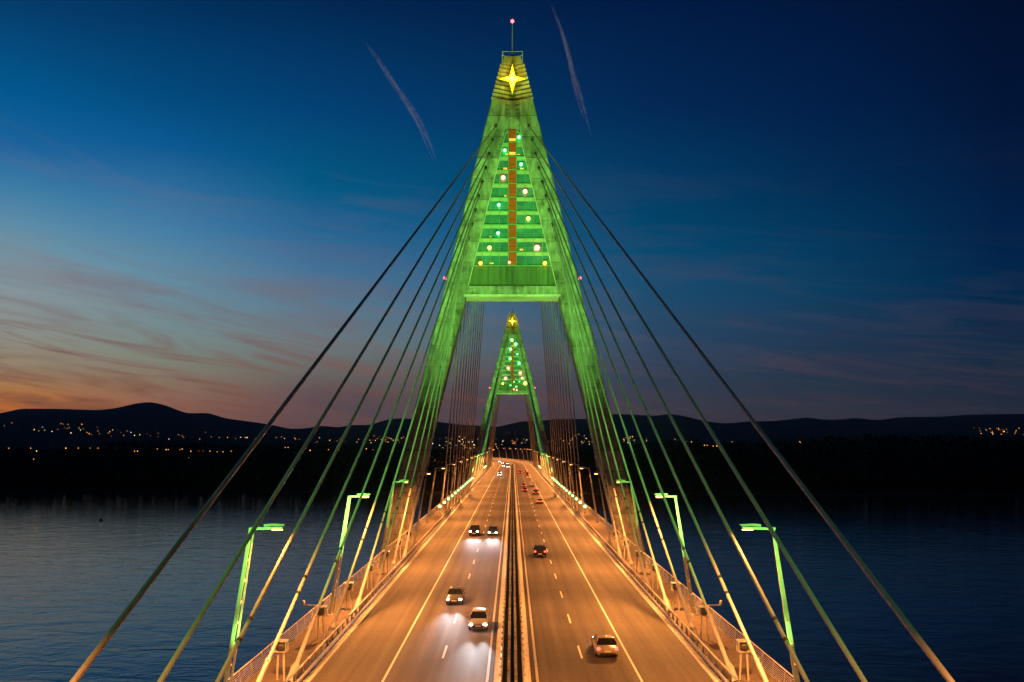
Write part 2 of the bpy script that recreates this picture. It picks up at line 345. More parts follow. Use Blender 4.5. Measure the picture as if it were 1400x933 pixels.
# ------------------------------------------------------------------ pylon
OUT = lambda z: 24.06 - .2486 * z
INN = lambda z: 19.59 - .2454 * z
DEP = 5.0
def make_pylon():
    """front face at local y = 0, deck level at local z = 0"""
    r = empty('pylon', (0, 0, 0))
    for sd in (-1, 1):
        m = MB(); rings = []
        for z in [-17, -8] + [i * 6 for i in range(0, 13)] + [76.2, 81.0]:
            o = OUT(z); i_ = max(INN(z), 1.25); c = .22
            rings.append([(sd * x, y, z) for x, y in ((i_, c), (i_ + c, 0), (o - c, 0), (o, c), (o, DEP - c), (o - c, DEP), (i_ + c, DEP), (i_, DEP - c))])
        m.loft(rings); m.build('leg', M['concrete'], r)
        m = MB(); m.box((sd * 28, DEP / 2, -14.6), (9, 11, 4)); m.build('footing', M['concrete'], r)
        # pale flashing along the glazed triangle
        m = MB(); m.beam((sd * (INN(46.2) - .02), -.06, 46.2), (sd * 1.22, -.06, 74.9), .16, .16); m.build('edge_trim', M['pale_concrete'], r)
        m = MB(); m.box((sd * (OUT(47.8) + .25), .6, 47.6), (.5, .25, .08)); b = m.build('lamp_bracket', M['steel'], r)
        m = MB(); m.ball((sd * (OUT(47.8) + .45), .6, 47.85), .28); m.build('warning_lamp', M['beacon'], r, True)
    # head: core, ribs, cap
    m = MB(); m.loft([[(-1.25, .45, 75.7), (1.25, .45, 75.7), (1.25, 4.55, 75.7), (-1.25, 4.55, 75.7)], [(-1.25, .45, 81), (1.25, .45, 81), (1.25, 4.55, 81), (-1.25, 4.55, 81)]])
    m.loft([[(-3.5, .7, 81), (0, 2.3, 81), (3.5, .7, 81), (3.5, 4.3, 81), (-3.5, 4.3, 81)], [(-1.75, .7, 88), (0, 1.3, 88), (1.75, .7, 88), (1.75, 4.3, 88), (-1.75, 4.3, 88)]])
    m.build('head_core', M['concrete'], r)
    def chev(m, w, z, h, d, y0, y1):
        m.loft([[(-w, y0, z), (0, y0 + d, z), (w, y0, z), (w, y1, z), (0, y1 - d, z), (-w, y1, z)], [(-w, y0, z + h), (0, y0 + d, z + h), (w, y0, z + h), (w, y1, z + h), (0, y1 - d, z + h), (-w, y1, z + h)]])
    m = MB()
    for i in range(9):
        z = 81.02 + i * .77; w = 3.92 - (z - 81) * .262; chev(m, w, z, .52, 1.9 - .1 * i, .02, 4.98)
    for i in range(5): chev(m, 1.2, 77.1 + i * .78, .5, .55, .08, 4.92)
    m.build('chevron_rib', M['concrete'], r)
    m = MB(); m.loft([[(-1.95, .3, 87.9), (0, .75, 87.9), (1.95, .3, 87.9), (1.95, 4.7, 87.9), (-1.95, 4.7, 87.9)], [(-1.5, .5, 89.4), (0, .7, 89.4), (1.5, .5, 89.4), (1.5, 4.5, 89.4), (-1.5, 4.5, 89.4)]]); m.build('cap', M['concrete'], r)
    m = MB()
    for x in (-1.9, 1.9):
        for y in (.2, 4.8): m.tube((x, y, 88.1), (x, y, 90.1), .06, n=6)
        m.tube((x, .2, 90.05), (x, 4.8, 90.05), .06, n=6)
        m.beam((x, .2, 89.5), (x * .78, .5, 89.3), .1, .1)
    for y in (.2, 4.8): m.tube((-1.9, y, 90.05), (1.9, y, 90.05), .06, n=6)
    m.build('roof_railing', M['sleeve'], r)
    m = MB(); m.tube((0, 2.4, 89.3), (0, 2.4, 91.4), .2, .16, n=8); m.tube((0, 2.4, 91.4), (0, 2.4, 96.5), .11, .08, n=8); a = m.build('antenna', M['sleeve'], r, True)
    m = MB(); m.ball((0, 2.4, 96.85), .32); m.build('warning_lamp', M['beacon'], a, True)
    # crossbeam
    w = INN(44.4) + .5
    m = MB(); m.box((0, DEP / 2, 45.5), (2 * w, DEP - .1, 1.6)); b = m.build('crossbeam', M['concrete'], r)
    m = MB(); m.box((0, DEP / 2, 44.5), (2 * INN(44.5) + .6, DEP + .3, .45)); m.build('bottom_flange', M['pale_concrete'], b)
    # planked band under the glazing
    m = MB(); y = .55
    for i in range(-8, 8):
        x0, x1 = i * 1.12 + .035, (i + 1) * 1.12 - .035
        for z0, z1 in ((46.3, 50.15),):
            lim0, lim1 = INN(z0), INN(z1)
            a0, a1 = max(x0, -lim1), min(x1, lim1)
            b0, b1 = max(x0, -lim0), min(x1, lim0)
            if b1 - b0 < .05: continue
            a0, a1 = min(max(x0, -lim1), lim1), max(min(x1, lim1), -lim1)
            m.loft([[(b0, y, z0), (b1, y, z0), (max(a1, a0 + .01), y, z1), (a0, y, z1)], [(b0, y + .3, z0), (b1, y + .3, z0), (max(a1, a0 + .01), y + .3, z1), (a0, y + .3, z1)]])
    m.box((0, y + .25, 48.2), (2 * INN(50), .1, 3.9))
    m.build('plank_band', M['plank'], r)
    # glazed storeys
    FLO = [50.2 + 2.55 * i for i in range(11)]; FLO[10] = 75.7
    rng = random.Random(3)
    for k in range(10):
        z0, z1 = FLO[k], FLO[k + 1]
        for sd in (-1, 1):
            zs = z1 - .72
            if INN(zs) < 1.0: continue
            m = MB(); l0, l1 = INN(z0) + .1, INN(zs) + .1
            m.extrude([(sd * .75, z0), (sd * l0, z0), (sd * max(l1, .8), zs), (sd * .75, zs)], .85, 1.0); wnd = m.build('window', M['glass'], r)
            l2 = INN(z1) + .1
            if l2 > .95:
                m = MB(); m.extrude([(sd * .75, zs + .05), (sd * l1, zs + .05), (sd * l2, z1 - .1), (sd * .75, z1 - .1)], .8, 1.0); m.build('spandrel', M['spandrel'], wnd)
            for q in range(2):
                if rng.random() < .33 and l1 > 1.6:
                    x = sd * rng.uniform(1.0, max(1.1, l1 - .6)); m = MB(); m.box((x, .83, z0 + rng.choice((.35, .5))), (rng.uniform(.25, .8), .04, rng.uniform(.15, .4))); m.build('lit_pane', M['lit'], wnd)
        m = MB(); m.box((0, .55, z0 + 1.66), (1.4, .5, 1.4)); m.box((0, .57, z0 + .5), (1.4, .46, .74)); sh = m.build('shaft_panel', M['shaft'], r)
        if k >= 8:
            m = MB(); m.box((0, .32, z0 + .5), (1.2, .04, .5)); m.build('lit_pane', M['lit'], sh)
    m = MB()
    for z in FLO[:10]: m.box((0, .7, z - .02), (2 * INN(z), .38, .16)); m.box((0, .5, z - .02), (1.6, .6, .17))
    for x in (-.76, .76, -2.4, 2.4, -4.03, 4.03, -5.66, 5.66, -7.3, 7.3):
        zt = min((19.59 - abs(x)) / .2454, 75.6); m.box((x, .72, (50.2 + zt) / 2), (.1 if abs(x) > 1 else .16, .32, zt - 50.2))
    for k in range(10):
        for dz in (.55, .95): m.box((0, .79, FLO[k] + dz), (2 * INN(FLO[k] + dz), .07, .035))
    m.build('mullion', M['mullion'], r)
    m = MB(); m.extrude([(-INN(46.3), 46.3), (INN(46.3), 46.3), (.6, 75.7), (-.6, 75.7)], 4.2, 4.5); m.build('rear_wall', M['concrete'], r)
    m = MB(); m.box((0, 2.7, 50.1), (2 * INN(50.2), 3.2, .2)); m.build('lowest_floor', M['concrete'], r)
    return r
PY1, PY2 = 151.0, 451.0
pyl = make_pylon(); pyl.location = (0, PY1, 0)
tag(pyl, 'large green-lit A-shaped concrete pylon with glazed triangle, straddling the road', 'bridge pylon', 'pylons of the bridge')
p2 = copy_tree(pyl); p2.location = (0, PY2, 0)
tag(p2, 'smaller distant green-lit pylon seen through the opening of the large pylon', 'bridge pylon', 'pylons of the bridge')

def px2(x, y, D):   # photograph pixel to the plane at distance D
    return ((x - 700.5) * D / F, CAMZ + (HZ - y) * D / F)
def star(D, s, lab):
    m = MB(); pts = []
    for i in range(8):
        a = PI / 2 + i * PI / 4
        if i % 2: rr = .78; pts.append((rr * math.cos(a), rr * math.sin(a)))
        else: rr = 2.85 if i in (0, 4) else 2.5; pts.append((rr * math.cos(a), rr * math.sin(a)))
    m.loft([[(x * .97, -.1, z * .97) for x, z in pts], [(x, .1, z) for x, z in pts]])
    t = empty('star_ornament', (0, D - .2, 84.75)); sf = m.build('star_face', M['star'], t)
    m = MB(); m.loft([[(x * .6, -.16, z * .55) for x, z in pts], [(x * .62, -.11, z * .57) for x, z in pts]]); m.build('star_core', M['star_core'], sf)
    for x in (-1.2, 1.2):
        m = MB(); m.beam((x, .1, 0), (x, 1.1, 0), .08, .08); m.build('bracket', M['darksteel'], t)
    light('star_light', 'POINT', (0, -1.8, .2), (1, .68, .02), 800, t, shadow_soft_size=.5)
    tag(t, lab, 'star light', 'star lights on the pylon tops')
star(PY1, 1, 'large yellow four-pointed star glowing on top of the large pylon')
star(PY2, 1, 'small yellow star glowing on top of the distant pylon')
bau1 = [('green', 709.5, 188, .36), ('green', 690, 206, .36), ('green', 712.5, 225, .36), ('pink', 688, 243, .5), ('pink', 718, 262, .5), ('green', 682, 280.5, .36),
        ('yellow', 722.3, 299, .42), ('green', 681, 319, .36), ('yellow', 669.3, 339, .42), ('pink', 734.3, 339, .62), ('orange', 657, 360, .42), ('orange', 745, 360, .42), ('pink', 696.5, 359, .3)]
bau2 = [('green', 699.7, 465, .9), ('green', 705, 471, .9), ('green', 698, 477.6, .75), ('green', 707, 484.4, .5), ('green', 697.4, 490.5, .75), ('green', 709.6, 497, .8), ('pink', 695, 503.5, 1.0),
        ('pink', 711.4, 510, 1.0), ('pink', 691.2, 517.4, 1.0), ('pink', 714, 517, .75), ('yellow', 687.3, 524.6, .6), ('yellow', 718, 524.4, 1.1), ('pink', 702.5, 532.5, .5), ('pink', 706.5, 533.5, .5),
        ('green', 698, 527, .4), ('green', 706, 529, .4), ('green', 703, 522.5, .3), ('green', 710, 522, .3)]
for D, bl, nm in ((PY1, bau1, 'large'), (PY2, bau2, 'distant')):
    seen = {}
    for i, (c, x, y, rr) in enumerate(bl):
        k = seen.get(c, 0); seen[c] = k + 1
        X, Z = px2(x, y, D)
        t = empty('bauble_light', (X, D, Z), label='%s glowing %s ball from the top on the %s pylon' % (ORD[k], c, nm), cat='ball light', group='coloured ball lights on the pylons')
        m = MB(); m.ball((0, -.05, 0), rr * .82); m.build('bulb', M['b_' + c], t, True)
        m = MB(); m.beam((0, .2, 0), (0, 1.0, 0), .08, .08); m.build('holder', M['darksteel'], t)

# ------------------------------------------------------------------ stay cables
SIZE = ['longest', 'second longest', 'third longest', 'fourth longest', 'fifth longest', 'sixth longest', 'fifth shortest', 'fourth shortest', 'third shortest', 'second shortest', 'shortest']
def cable(k, sd, nm, face, base_y, fan):
    A = Vector((sd * 15.7, base_y, .1)); z = 76.1 - 2.59 * k; B = Vector((sd * (21.8 - .247 * z), face, z))
    d = B - A; n = d.normalized(); Lc = d.length
    t = empty('stay_cable', A, label='%s stay cable of the %s, on the %s side' % (SIZE[k], fan, nm), cat='cable', group='stay cables in the ' + fan)
    m = MB(); m.tube(n * 1.2, d, .115, n=12); m.build('strand', M['cable'], t, True)
    m = MB(); m.tube(n * 1.5, n * 6.2, .158, n=12); m.tube(n * 6.2, n * 6.4, .185, n=12); m.build('sleeve', M['sleeve'], t, True)
    m = MB(); m.tube((0, 0, 0), n * 1.2, .3, n=12); m.tube(n * 1.2, n * 1.35, .33, n=12); m.tube(n * 1.35, n * 1.9, .3, .165, n=12); m.build('anchor', M['sleeve'], t, True)
    for q in (12.2, 13.8):
        m = MB(); m.tube(n * q, n * (q + .22), .145, n=12); m.build('clamp_band', M['band'], t, True)
    e = d - n * .2
    m = MB(); m.tube(d - n * 1.1, d + n * .1, .24, n=10); m.build('socket', M['band'], t, True)
for sd, nm in SIDES:
    for k in range(11):
        j = 10 - k
        cable(k, sd, nm, PY1, 129 - 12 * j, 'near fan of the large pylon')
        cable(k, sd, nm, PY1 + DEP, 178 + 12 * j, 'fan behind the large pylon')
        cable(k, sd, nm, PY2, 429 - 12 * j, 'fan before the distant pylon')
        cable(k, sd, nm, PY2 + DEP, 478 + 12 * j, 'fan behind the distant pylon')

# ------------------------------------------------------------------ lamp posts
LAMP_W = 10600.0
SOD = (1.0, .325, .066)
def make_lamp():
    """post on the -x side, arm towards +x; base at origin"""
    t = empty('street_lamp')
    m = MB(); m.beam((0, -.11, -.2), (1.95, -.11, 11.75), .27, .07, .2, .07, up=(0, 1, 0)); m.beam((.02, -.11, 0), (.04, -.11, .12), .5, .5, up=(0, 1, 0))
    for i in range(9):
        z = .7 + i * 1.3; m.beam((z * .163, -.1, z), (z * .163 + .12, .14, z), .12, .14)
    m.build('pole', M['post'], t)
    m = MB(); m.beam((.34, .15, .2), (2.05, .15, 11.6), .14, .07, .1, .07, up=(0, 1, 0)); m.build('rear_flange', M['post'], t)
    m = MB(); m.beam((1.85, 0, 11.72), (3.9, 0, 11.76), .26, .16); m.build('arm', M['post'], t)
    m = MB(); m.loft([[(2.75, -.16, 11.85), (2.75, .16, 11.85), (2.75, .12, 12.0), (2.75, -.12, 12.0)], [(3.3, -.22, 11.9), (3.3, .22, 11.9), (3.3, .15, 12.05), (3.3, -.15, 12.05)], [(4.02, -.17, 11.9), (4.02, .17, 11.9), (4.02, .12, 12.0), (4.02, -.12, 12.0)]])
    h = m.build('lamp_head', M['post'], t)
    m = MB(); m.box((3.55, 0, 11.66), (.6, .26, .07)); m.build('lens', M['sodium'], h)
    sl_ = light('sodium_light', 'AREA', (3.5, 0, 11.5), SOD, LAMP_W, t, shape='DISK', size=.5, spread=math.radians(165), soft=70); sl_.rotation_euler = (0, math.radians(-7), 0)
    return t
lp = make_lamp(); first = True
for sd, nm in SIDES:
    s = -40; k = 0
    while s < 1010:
        o = lp if first else copy_tree(lp); first = False
        p = along(s, sd * 18.05); th = math.atan2(at(s)[3], at(s)[2]) + (PI if sd > 0 else 0)
        o.location = p; o.rotation_euler = (0, 0, th)
        vis = s >= 50
        if vis: lab = '%s street lamp in the row above the %s side railing' % (ORD[k], nm); k += 1
        else: lab = 'street lamp of the %s side row standing before the first in view' % nm
        tag(o, lab, 'street lamp', 'street lamps along the %s side' % nm if vis else 'street lamps before the view on the %s side' % nm)
        s += 30

# ------------------------------------------------------------------ green floodlight stands
GREEN = (.29, 1.0, .12)
def make_flood():
    t = empty('floodlight_stand')
    m = MB(); m.beam((-.28, 0, 0), (-.2, 0, 2.05), .13, .13); m.build('leg', M['sleeve'], t)
    m = MB(); m.beam((.28, -.2, 0), (.2, -.05, 2.05), .13, .13); m.build('leg', M['sleeve'], t)
    m = MB()
    for x in (-.42, .42):
        m.beam((x, -.3, 2.05), (x, -.3, 2.75), .06, .06); m.beam((x, .25, 2.05), (x, .25, 2.75), .06, .06); m.beam((x, -.3, 2.75), (x, .3, 2.75), .06, .06); m.beam((x, -.33, 2.05), (x, .3, 2.05), .06, .06)
    m.box((0, 0, 2.8), (.95, .75, .05)); m.box((0, 0, 2.04), (.9, .5, .06))
    m.build('cage', M['sleeve'], t)
    R = Matrix.Translation((0, 0, 2.4)) @ Matrix.Rotation(math.radians(-60), 4, 'X')
    m = MB(); m.lathe([(.12, -.34), (.3, -.26), (.4, .1), (.4, .2)], n=12, M=R, c=(0, 0, 0)); h = m.build('lamp_body', M['darksteel'], t, True)
    m = MB(); m.lathe([(.36, .15), (.34, .21), (.15, .26)], n=12, M=R, c=(0, 0, 0)); m.build('lens', M['flood'], h, True)
    return t
fl = make_flood(); first = True
def flood(sd, nm, y, face, lab, grp, power, aim=68):
    global first
    o = fl if first else copy_tree(fl, None, False); first = False
    o.location = (sd * 16.55, y, .06); turn = face < y
    o.rotation_euler = (0, 0, PI if turn else 0)
    tag(o, lab, 'floodlight', grp)
    if power > 0:
        src = Vector((sd * 16.55, y, 3.05)); dd = abs(face - y)
        a0, a1 = math.atan(26 / dd), math.atan(88 / dd)          # from just under the crossbeam to the tip
        dst = Vector((sd * 6.0, face, 3.05 + dd * math.tan((a0 + a1) / 2)))
        l = light('green_light', 'SPOT', (0, 0, 0), GREEN, power, None, spot_size=max(math.radians(31), (a1 - a0) * 1.4), spot_blend=1.0, shadow_soft_size=.15, soft=260)
        q = (dst - src).to_track_quat('-Z', 'Y'); l.location = src; l.rotation_euler = q.to_euler()
        mw = Matrix.Translation(o.location) @ Matrix.Rotation(PI if turn else 0, 4, 'Z')
        l.parent = o; l.matrix_parent_inverse = mw.inverted()
FP = 50000.0
for sd, nm in SIDES:
    for i in range(8): flood(sd, nm, 46 + 12 * i, PY1, '%s floodlight stand beside the cable bases on the %s side' % (ORD[i], nm), 'floodlight stands before the large pylon', FP * (1.1, 1.5, 1.7, 1.4, .8, .3, .12, .04)[i])
    for i in range(3): flood(sd, nm, 34 - 12 * i, PY1, 'floodlight stand standing before the first in view on the %s side' % nm, 'floodlight stands before the view on the %s side' % nm, FP * .5)
    for i in range(13): flood(sd, nm, 185 + 12.4 * i, PY1 + DEP, '%s bright green floodlight past the large pylon on the %s side' % (ORD[i], nm), 'green floodlights past the large pylon', 0)
    for i in range(7): flood(sd, nm, 346 + 12 * i, PY2, '%s floodlight stand before the distant pylon on the %s side' % (ORD[i], nm), 'floodlight stands before the distant pylon', FP * (2.2, 1.9, 1.3, .6, .22, .08, .03)[i])
    for i in range(8): flood(sd, nm, 474 + 12.4 * i, PY2 + DEP, '%s green floodlight past the distant pylon on the %s side' % (ORD[i], nm), 'green floodlights past the distant pylon', 0)

# bracket arms over the water
for sd, nm in SIDES:
    t = empty('bracket_arm', (sd * 18.8, 81, .2), label='thin steel bracket arm reaching out over the water on the %s side' % nm, cat='bracket', group='bracket arms on the railings')
    m = MB(); m.beam((0, 0, .6), (sd * 2.1, 0, .6), .1, .1); m.build('arm', M['sleeve'], t)
    m = MB(); m.lathe([(.05, 0), (.16, .1), (.14, .38), (.05, .45)], c=(sd * 2.05, 0, .65), n=8); m.build('signal_head', M['sleeve'], t, True)

# ------------------------------------------------------------------ cars
def car_paint(name, c): return mat(name, c, .25, .3, spec=.6)
PAINT = {'silver': car_paint('silver_paint', (.5, .5, .5)), 'white': car_paint('white_paint', (.8, .8, .78)), 'black': car_paint('black_paint', (.015, .015, .017)),
         'grey': car_paint('grey_paint', (.17, .17, .18)), 'blue': car_paint('blue_paint', (.03, .06, .18)), 'red': car_paint('red_paint', (.3, .02, .02)), 'beige': car_paint('beige_paint', (.5, .42, .32))}
def ring(y, w, z0, z1, t=.18):
    """body cross-section at y: half width w between z0 and z1"""
    h = z1 - z0
    return [(-w + .12, y, z0), (w - .12, y, z0), (w - .02, y, z0 + h * .2), (w, y, z0 + h * .5), (w - .04, y, z1 - h * .18), (w - t, y, z1), (-w + t, y, z1), (-w + .04, y, z1 - h * .18), (-w, y, z0 + h * .5), (-w + .02, y, z0 + h * .2)]
def make_car(kind, colour):
    """front towards -y, on the ground, centred"""
    t = empty('car'); P = PAINT[colour]
    if kind == 'hatch':
        L, W, body = 4.1, .88, [(-2.05, .66, .34, .6), (-1.98, .76, .26, .72), (-1.7, .86, .22, .83), (-.9, .88, .2, .95), (0, .89, .2, .98), (1.2, .89, .2, 1.0), (1.85, .86, .24, 1.0), (2.03, .78, .34, .95), (2.06, .7, .42, .86)]
        lo, hi, zb, zr = (-.85, 1.95), (.02, 1.45), .95, 1.47
    elif kind == 'sedan':
        L, W, body = 4.6, .9, [(-2.3, .66, .34, .6), (-2.22, .78, .26, .7), (-1.9, .88, .22, .8), (-.9, .9, .2, .93), (0, .91, .2, .96), (1.3, .91, .2, .98), (2.0, .88, .24, .98), (2.25, .8, .34, .93), (2.3, .72, .42, .82)]
        lo, hi, zb, zr = (-.8, 1.75), (0, 1.05), .93, 1.43
    elif kind == 'suv':
        L, W, body = 4.6, .94, [(-2.3, .72, .42, .75), (-2.22, .84, .34, .92), (-1.9, .93, .3, 1.03), (-.9, .94, .28, 1.12), (0, .95, .28, 1.14), (1.4, .95, .28, 1.15), (2.1, .93, .32, 1.15), (2.27, .86, .42, 1.1), (2.31, .78, .5, 1.0)]
        lo, hi, zb, zr = (-.8, 2.2), (-.05, 1.85), 1.1, 1.68
    else:  # van
        L, W, body = 5.2, .98, [(-2.6, .78, .42, .8), (-2.52, .9, .34, 1.0), (-2.1, .97, .3, 1.12), (-1.5, .98, .28, 1.25), (0, .99, .28, 1.3), (1.8, .99, .28, 1.3), (2.5, .98, .32, 1.3), (2.6, .95, .42, 1.28)]
        lo, hi, zb, zr = (-1.75, 2.57), (-1.0, 2.5), 1.25, 2.1
    zo = .12
    m = MB(); m.loft([ring(y, w, z0, z1) for y, w, z0, z1 in body]); m.build('body', P, t, True)
    wb, wr = W - .07, W - (.24 if kind != 'van' else .12)
    b = [(-wb, lo[0], zb - .03), (wb, lo[0], zb - .03), (wb, lo[1], zb - .03), (-wb, lo[1], zb - .03)]
    md = [(-wb + .05, lo[0] + .3, zb + .2), (wb - .05, lo[0] + .3, zb + .2), (wb - .05, lo[1] - .15, zb + .2), (-wb + .05, lo[1] - .15, zb + .2)]
    tp = [(-wr, hi[0], zr - .05), (wr, hi[0], zr - .05), (wr, hi[1], zr - .05), (-wr, hi[1], zr - .05)]
    m = MB(); m.loft([b, md, tp]); m.build('glasshouse', M['carglass'] if kind != 'van' else P, t)
    if kind == 'van':
        m = MB(); m.loft([[(-wb + .08, lo[0] + .0, zb + .02), (wb - .08, lo[0] + .0, zb + .02), (wr - .06, hi[0] + .02, zr - .12), (-wr + .06, hi[0] + .02, zr - .12)], [(-wb + .08, lo[0] - .07, zb + .04), (wb - .08, lo[0] - .07, zb + .04), (wr - .06, hi[0] - .05, zr - .1), (-wr + .06, hi[0] - .05, zr - .1)]]); m.build('windscreen', M['carglass'], t)
    m = MB(); c = .1
    m.loft([[(-wr, hi[0] + c, zr - .055), (-wr + c, hi[0] - .03, zr - .055), (wr - c, hi[0] - .03, zr - .055), (wr, hi[0] + c, zr - .055), (wr, hi[1] - c, zr - .055), (wr - c, hi[1] + .03, zr - .055), (-wr + c, hi[1] + .03, zr - .055), (-wr, hi[1] - c, zr - .055)],
            [(-wr + .08, hi[0] + .2, zr), (-wr + .2, hi[0] + .1, zr), (wr - .2, hi[0] + .1, zr), (wr - .08, hi[0] + .2, zr), (wr - .08, hi[1] - .2, zr), (wr - .2, hi[1] - .1, zr), (-wr + .2, hi[1] - .1, zr), (-wr + .08, hi[1] - .2, zr)]])
    for s in (-1, 1):
        m.beam((s * wb, lo[0] + .02, zb - .02), (s * (wr - .01), hi[0], zr - .04), .07, .07)
        m.beam((s * wb, lo[1] - .02, zb - .02), (s * (wr - .01), hi[1], zr - .04), .1, .1)
        m.beam((s * (wb - .01), (lo[0] + lo[1]) / 2, zb - .02), (s * wr, (hi[0] + hi[1]) / 2 - .1, zr - .04), .08, .06)
    m.build('roof', P, t, True)
    ax = L * .3
    for s in (-1, 1):
        for y in (-ax, ax * .95):
            m = MB(); R = Matrix.Rotation(PI / 2, 4, 'Y')
            m.lathe([(.2, -.1), (.3, -.1), (.33, -.06), (.33, .06), (.3, .1), (.2, .1)], c=(s * (W - .1), y, .33), n=18, M=R); wh = m.build('wheel', M['rubber'], t, True)
            m = MB(); m.lathe([(.19, -.115), (.05, -.1), (.05, .1), (.19, .115)], c=(s * (W - .1), y, .33), n=10, M=R); m.build('rim', M['rim'], wh)
    yf, yr = body[1][0], body[-2][0]; zl = body[1][3]; zt = body[-2][3]
    for s in (-1, 1):
        m = MB(); m.ball((s * .62, yf + .03, zl - .08), .16, sq=(1.1, .7, .7)); m.build('headlight', M['head'], t, True)
        m = MB(); m.box((s * (W - .2), yr + .0, zt - .12), (.24, .1, .2)) if kind != 'van' else m.box((s * (W - .1), yr + .02, 1.2), (.14, .08, .5)); m.build('taillight', M['tail'], t)
        m = MB(); m.box((s * (W + .08), lo[0] + .3, zb + .06), (.2, .12, .14)); m.build('mirror', P, t)
    m = MB(); m.box((0, body[0][0] - .01, .45), (1.0, .05, .16)); m.box((0, body[0][0] + .02, body[0][3] - .06), (.7, .06, .09)); m.build('grille', M['plastic'], t)
    m = MB(); m.box((0, body[-1][0], .42), (1.3, .06, .16)); m.build('rear_bumper', M['plastic'], t)
    for y, z in ((body[0][0] - .045, .52), (body[-1][0] + .035, .62)):
        m = MB(); m.box((0, y, z), (.52, .02, .11)); m.build('number_plate', M['plate'], t)
    return t
PROTO = {}
def car(kind, colour, x, s, toward, lab, spot=0.):
    key = (kind, colour)
    o = PROTO.get(key)
    if o is None: o = make_car(kind, colour); PROTO[key] = o
    else: o = copy_tree(o)
    p = along(s, x); th = math.atan2(at(s)[3], at(s)[2])
    o.location = p; o.rotation_euler = (0, 0, th + (0 if toward else PI))
    tag(o, lab, 'van' if kind == 'van' else 'car', 'cars with headlights on' if toward else 'cars driving away')
    o.name = 'van' if kind == 'van' else 'car'
    return o, p, th, spot
JOBS = [car('sedan', 'grey', -6.1, 87, 1, 'grey saloon with headlights on straddling the lane dashes, beside a silver car', 1),
        car('hatch', 'silver', -3.1, 75, 1, 'silver hatchback with headlights on beside the median, largest oncoming car', 1),
        car('suv', 'black', -7.0, 150, 1, 'black car with headlights on near the outer edge line, before the pylon', 1),
        car('hatch', 'blue', -3.6, 150, 1, 'blue hatchback with headlights on by the median, before the pylon', 1),
        car('van', 'white', -6.7, 412, 1, 'white van with headlights on in the outer lane before the distant pylon', .5),
        car('sedan', 'grey', -7.0, 455, 1, 'grey saloon with headlights on just behind the oncoming white van', .5),
        car('hatch', 'silver', -2.9, 560, 1, 'silver hatchback with headlights on by the median past the distant pylon'),
        car('suv', 'black', -6.4, 575, 1, 'black car with headlights on past the distant pylon, before the bend'),
        car('hatch', 'blue', -3.5, 650, 1, 'blue hatchback with headlights on entering the start of the bend'),
        car('sedan', 'grey', -7.2, 668, 1, 'grey saloon with headlights on in the outer lane of the bend'),
        car('hatch', 'silver', -7.2, 720, 1, 'silver hatchback with headlights on farther round the bend'),
        car('sedan', 'beige', 7.5, 66, 0, 'beige saloon with tail lights on, largest of the cars driving away'),
        car('suv', 'black', 4.1, 122, 0, 'dark car with tail lights on in the inner lane before the pylon'),
        car('sedan', 'beige', 7.7, 228, 0, 'beige saloon driving away in the outer lane past the large pylon'),
        car('suv', 'black', 7.7, 267, 0, 'black car driving away in the outer lane just behind a white van'),
        car('hatch', 'red', 4.3, 284, 0, 'red hatchback driving away in the inner lane beside a black car'),
        car('sedan', 'grey', 4.3, 312, 0, 'grey saloon driving away ahead of a red hatchback'),
        car('van', 'white', 7.9, 318, 0, 'white van driving away in the outer lane past the large pylon'),
        car('hatch', 'silver', 7.7, 388, 0, 'silver hatchback driving away before the distant pylon'),
        car('suv', 'black', 7.7, 422, 0, 'black car driving away right before the distant pylon'),
        car('hatch', 'red', 4.4, 452, 0, 'red hatchback driving away under the distant pylon'),
        car('sedan', 'grey', 7.6, 470, 0, 'grey saloon driving away in the outer lane under the distant pylon'),
        car('sedan', 'beige', 4.6, 500, 0, 'beige saloon driving away just past the distant pylon')]
for o, p, th, sp in JOBS:
    if sp:
        for s in (-.6, .6):
            l = light('headlight_beam', 'SPOT', (s, -2.35, .66), (.92, .95, 1), 6000 * sp, o, soft=40, spot_size=math.radians(24), spot_blend=1., shadow_soft_size=.08)
            l.rotation_euler = (math.radians(89.5), 0, PI)

# ------------------------------------------------------------------ river, bank, hills, wood
def water_mat():
    m = bpy.data.materials.new('river_water'); m.use_nodes = True
    N = m.node_tree.nodes; L = m.node_tree.links; p = N['Principled BSDF']
    p.inputs['Base Color'].default_value = (.004, .007, .01, 1); p.inputs['Roughness'].default_value = .08; p.inputs['IOR'].default_value = 1.55
    tc = N.new('ShaderNodeTexCoord'); h = None
    for sc, st, w in (((.10, .2, 1), 1., 1.6), ((.35, .6, 1), 1., .55), ((1.3, 1.9, 1), 1., .16), ((.012, .02, 1), 1, 1.5)):
        mp = N.new('ShaderNodeMapping'); L.new(tc.outputs['Object'], mp.inputs[0]); mp.inputs['Scale'].default_value = sc; mp.inputs['Rotation'].default_value = (0, 0, .25)
        n = N.new('ShaderNodeTexNoise'); n.inputs['Scale'].default_value = st; n.inputs['Detail'].default_value = 3; n.inputs['Distortion'].default_value = .6; L.new(mp.outputs[0], n.inputs[0])
        k = N.new('ShaderNodeMath'); k.operation = 'MULTIPLY_ADD'; L.new(n.outputs[0], k.inputs[0]); k.inputs[1].default_value = w
        if h is None: k.inputs[2].default_value = 0
        else: L.new(h, k.inputs[2])
        h = k.outputs[0]
    b = N.new('ShaderNodeBump'); b.inputs['Strength'].default_value = .62; b.inputs['Distance'].default_value = .2; L.new(h, b.inputs['Height']); L.new(b.outputs[0], p.inputs['Normal'])
    return m
m = MB(); m.add([(-9000, -3000, WATER_Z), (9000, -3000, WATER_Z), (9000, 9000, WATER_Z), (-9000, 9000, WATER_Z)], [(0, 1, 2, 3)])
